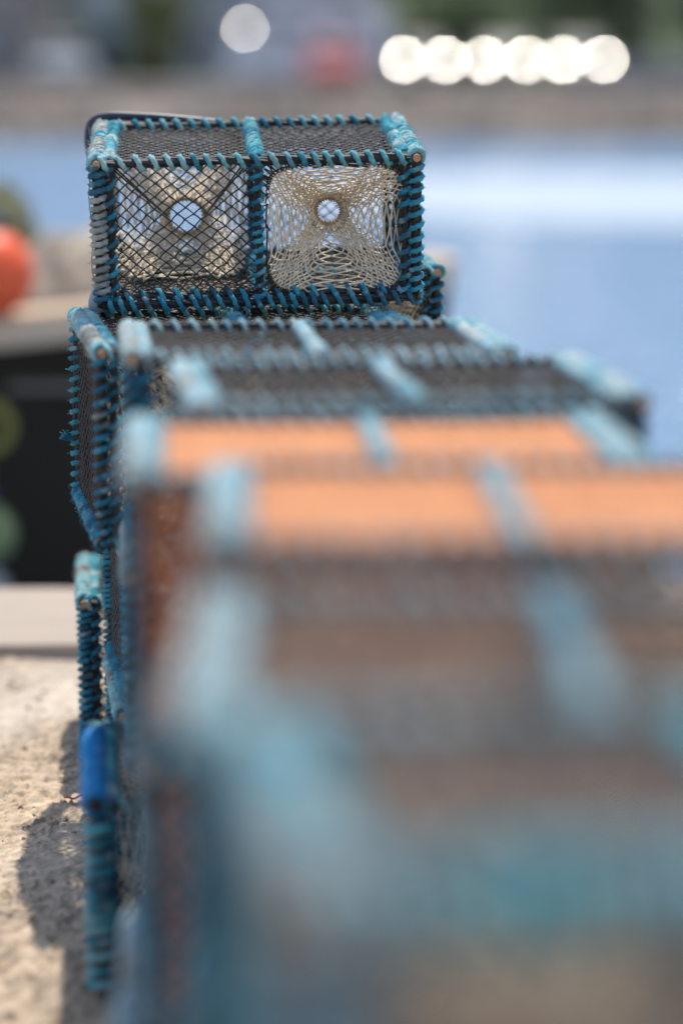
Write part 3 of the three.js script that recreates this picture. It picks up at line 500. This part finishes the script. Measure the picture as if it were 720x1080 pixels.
{ // camper van, side on
  const v = thing('camper_van', -1.2, ROAD + 0.005, SHORE - 7.4, 'white camper van parked side-on behind the red car', 'van');
  const sh = new THREE.Shape(); [[-2.7, 0.35], [-2.72, 2.5], [-2.5, 2.65], [1.4, 2.65], [1.75, 2.2], [1.9, 1.55], [2.6, 1.2], [2.7, 0.4]].forEach(([a, b], k) => k ? sh.lineTo(a, b) : sh.moveTo(a, b));
  const g = new THREE.ExtrudeGeometry(sh, { depth: 1.9, bevelEnabled: true, bevelSize: 0.05, bevelThickness: 0.05, bevelSegments: 3 }); g.translate(0, 0, -0.95); g.scale(-1, 1, -1); part('body', g, std([0.72, 0.72, 0.72], 0.5), v);
  for (const [x, w] of [[-1.35, 0.75], [-0.2, 1.0], [1.4, 1.0]]) part('window', box(w, 0.55, 0.04, x, 1.85, 1.02), M.glass, v);
  for (const x of [-1.75, 1.7]) for (const z of [-0.85, 0.92]) { const w = new THREE.Group(); w.name = 'wheel'; v.add(w); w.position.set(x, 0.33, z); part('tyre', new THREE.TorusGeometry(0.245, 0.09, 12, 28), M.tyre, w); const ri = new THREE.CylinderGeometry(0.2, 0.2, 0.1, 20); ri.rotateX(Math.PI / 2); part('rim', ri, M.rim, w); }
  part('wing_mirror', LAMP, M.chrome, v).position.set(-2.12, 1.90, 1.14);
}
function house(x, z, w, h, dep, col, roofCol, label) {
  const o = thing('house', x, ROAD, z, label, 'house'); part('wall', box(w, h, dep, 0, h / 2, 0), std(col, 0.9), o);
  const s = new THREE.Shape(); s.moveTo(-dep / 2 - 0.3, 0); s.lineTo(0, dep * 0.42); s.lineTo(dep / 2 + 0.3, 0); const g = new THREE.ExtrudeGeometry(s, { depth: w + 0.4, bevelEnabled: false }); g.translate(0, h + 0.002, -(w + 0.4) / 2); g.rotateY(Math.PI / 2);
  const r = part('roof', g, std(roofCol, 0.9), o); part('chimney', box(0.6, 1.2, 0.6, w * 0.36, h + dep * 0.42, 0), std(col, 0.9), r);
  const d = part('door', box(1.0, 2.05, 0.06, 0, 1.03, dep / 2 + 0.03), std([0.06, 0.1, 0.12], 0.6), o); part('handle', box(0.04, 0.14, 0.05, 0.38, 1.0, dep / 2 + 0.08), M.rim, d);
  for (const xx of [-0.32, 0.32]) for (const yy of [1.5, 4.0]) if (yy + 0.8 < h) { const f = part('window', box(1.1, 1.25, 0.05, xx * w, yy, dep / 2 + 0.025), std([0.7, 0.7, 0.68], 0.6), o); for (const px of [-0.26, 0.26]) for (const py of [-0.3, 0.3]) part('pane', box(0.46, 0.54, 0.02, xx * w + px, yy + py, dep / 2 + 0.056), M.glass, f); part('sill', box(1.25, 0.08, 0.16, xx * w, yy - 0.67, dep / 2 + 0.08), std([0.5, 0.5, 0.48], 0.7), f); }
}
house(-14.6, SHORE - 15, 7.5, 5.2, 7, [0.26, 0.22, 0.19], [0.07, 0.07, 0.075], 'brown grey rendered house behind the silver car');
house(-9.2, SHORE - 22, 3.4, 5.0, 5, [0.56, 0.60, 0.66], [0.07, 0.07, 0.075], 'narrow pale house between the brown house and the shrubs');
house(-3.0, SHORE - 24, 8.0, 5.4, 7, [0.42, 0.41, 0.42], [0.08, 0.08, 0.085], 'long pale grey house behind the camper van');
// field wall by the road
tag(part('field_wall', box(11, 0.95, 0.5, 12.6, ROAD + 0.47, SHORE - 9.5), std([0.27, 0.26, 0.25], 0.95)), 'low grey stone wall beside the road under the dark trees', 'wall');
// trees and shrubs
const leafM = [[0.085, 0.12, 0.028], [0.055, 0.085, 0.022], [0.022, 0.040, 0.014], [0.16, 0.17, 0.05]].map(c => new THREE.MeshPhysicalMaterial({ color: lin(...c), roughness: 0.8, side: THREE.DoubleSide }));
const barkM = std([0.09, 0.075, 0.06], 0.95);
function tree(name, x, z, h, w, kind, label, seed, low = 0.15) {
  const o = thing(name, x, ROAD, z, label, name === 'shrub' ? 'shrub' : 'tree', name === 'shrub' ? null : 'trees behind the far shore road'), R = rng(seed), t = new GB();
  const limb = (a, b, r0, r1) => t.tube([a, a.clone().lerp(b, 0.5).add(V(0.1 * (R() - 0.5), 0, 0.1 * (R() - 0.5))), b], q => r0 + (r1 - r0) * q, 7, [1, 1, 1]);
  limb(V(0, -0.1, 0), V(0, h * 0.6, 0), 0.035 * h, 0.015 * h); const cl = [];
  for (let k = 0; k < 16; k++) { const a = R() * 6.28, y = h * (low + (0.92 - low) * R()), rr = w * 0.5 * (0.35 + 0.6 * R()) * Math.sqrt(Math.max(0.15, 1 - Math.pow((y / h - 0.5) / 0.55, 2))); const e = V(Math.cos(a) * rr, y, Math.sin(a) * rr); limb(V(0, Math.min(y * 0.7, h * 0.55), 0), e, 0.012 * h, 0.004 * h); cl.push([e, w * (0.16 + 0.12 * R())]); }
  cl.push([V(0, h * 0.9, 0), w * 0.2]);
  part('trunk', t.geo(), barkM, o);
  const p = [], nL = 5200; for (let k = 0; k < nL; k++) { const [c, r] = cl[Math.floor(R() * cl.length)], d = V(R() - 0.5, R() - 0.5, R() - 0.5).normalize().multiplyScalar(r * Math.pow(R(), 0.4)).add(c), s = 0.055 + 0.09 * R(), u = V(R() - 0.5, R() - 0.5, R() - 0.5).normalize().multiplyScalar(s), v = V(R() - 0.5, R() - 0.5, R() - 0.5).normalize().multiplyScalar(s * 0.7);
    p.push(d.x - u.x, d.y - u.y, d.z - u.z, d.x + v.x, d.y + v.y, d.z + v.z, d.x + u.x, d.y + u.y, d.z + u.z, d.x - u.x, d.y - u.y, d.z - u.z, d.x + u.x, d.y + u.y, d.z + u.z, d.x - v.x, d.y - v.y, d.z - v.z); }
  const g = new THREE.BufferGeometry(); g.setAttribute('position', new THREE.Float32BufferAttribute(p, 3)); g.computeVertexNormals(); part('crown', g, leafM[kind], o);
}
tree('shrub', -6.6, SHORE - 11, 3.2, 2.6, 3, 'yellow green shrub beside the camper van', 3, 0.05);
tree('tree', 2.4, SHORE - 14, 6.5, 4.6, 0, 'bright green tree behind the grey cars', 5, 0.1);
tree('tree', 5.2, SHORE - 15, 6.0, 4.8, 1, 'mid green tree between the bright tree and the dark trees', 6, 0.1);
[[8.2, 7, 'dark green tree touching the mid green tree'], [11.4, 8, 'dark green tree standing between two other dark green trees'], [14.6, 9, 'outermost dark green tree behind the low stone wall']].forEach(([x, sd, label]) => tree('tree', x, SHORE - 14.5, 7.0, 5.0, 2, label, sd, 0.08));
tree('tree', -11.4, SHORE - 18, 6.5, 4, 1, 'green tree between the brown house and the narrow pale house', 12, 0.1);
renderer.render(scene, camera);
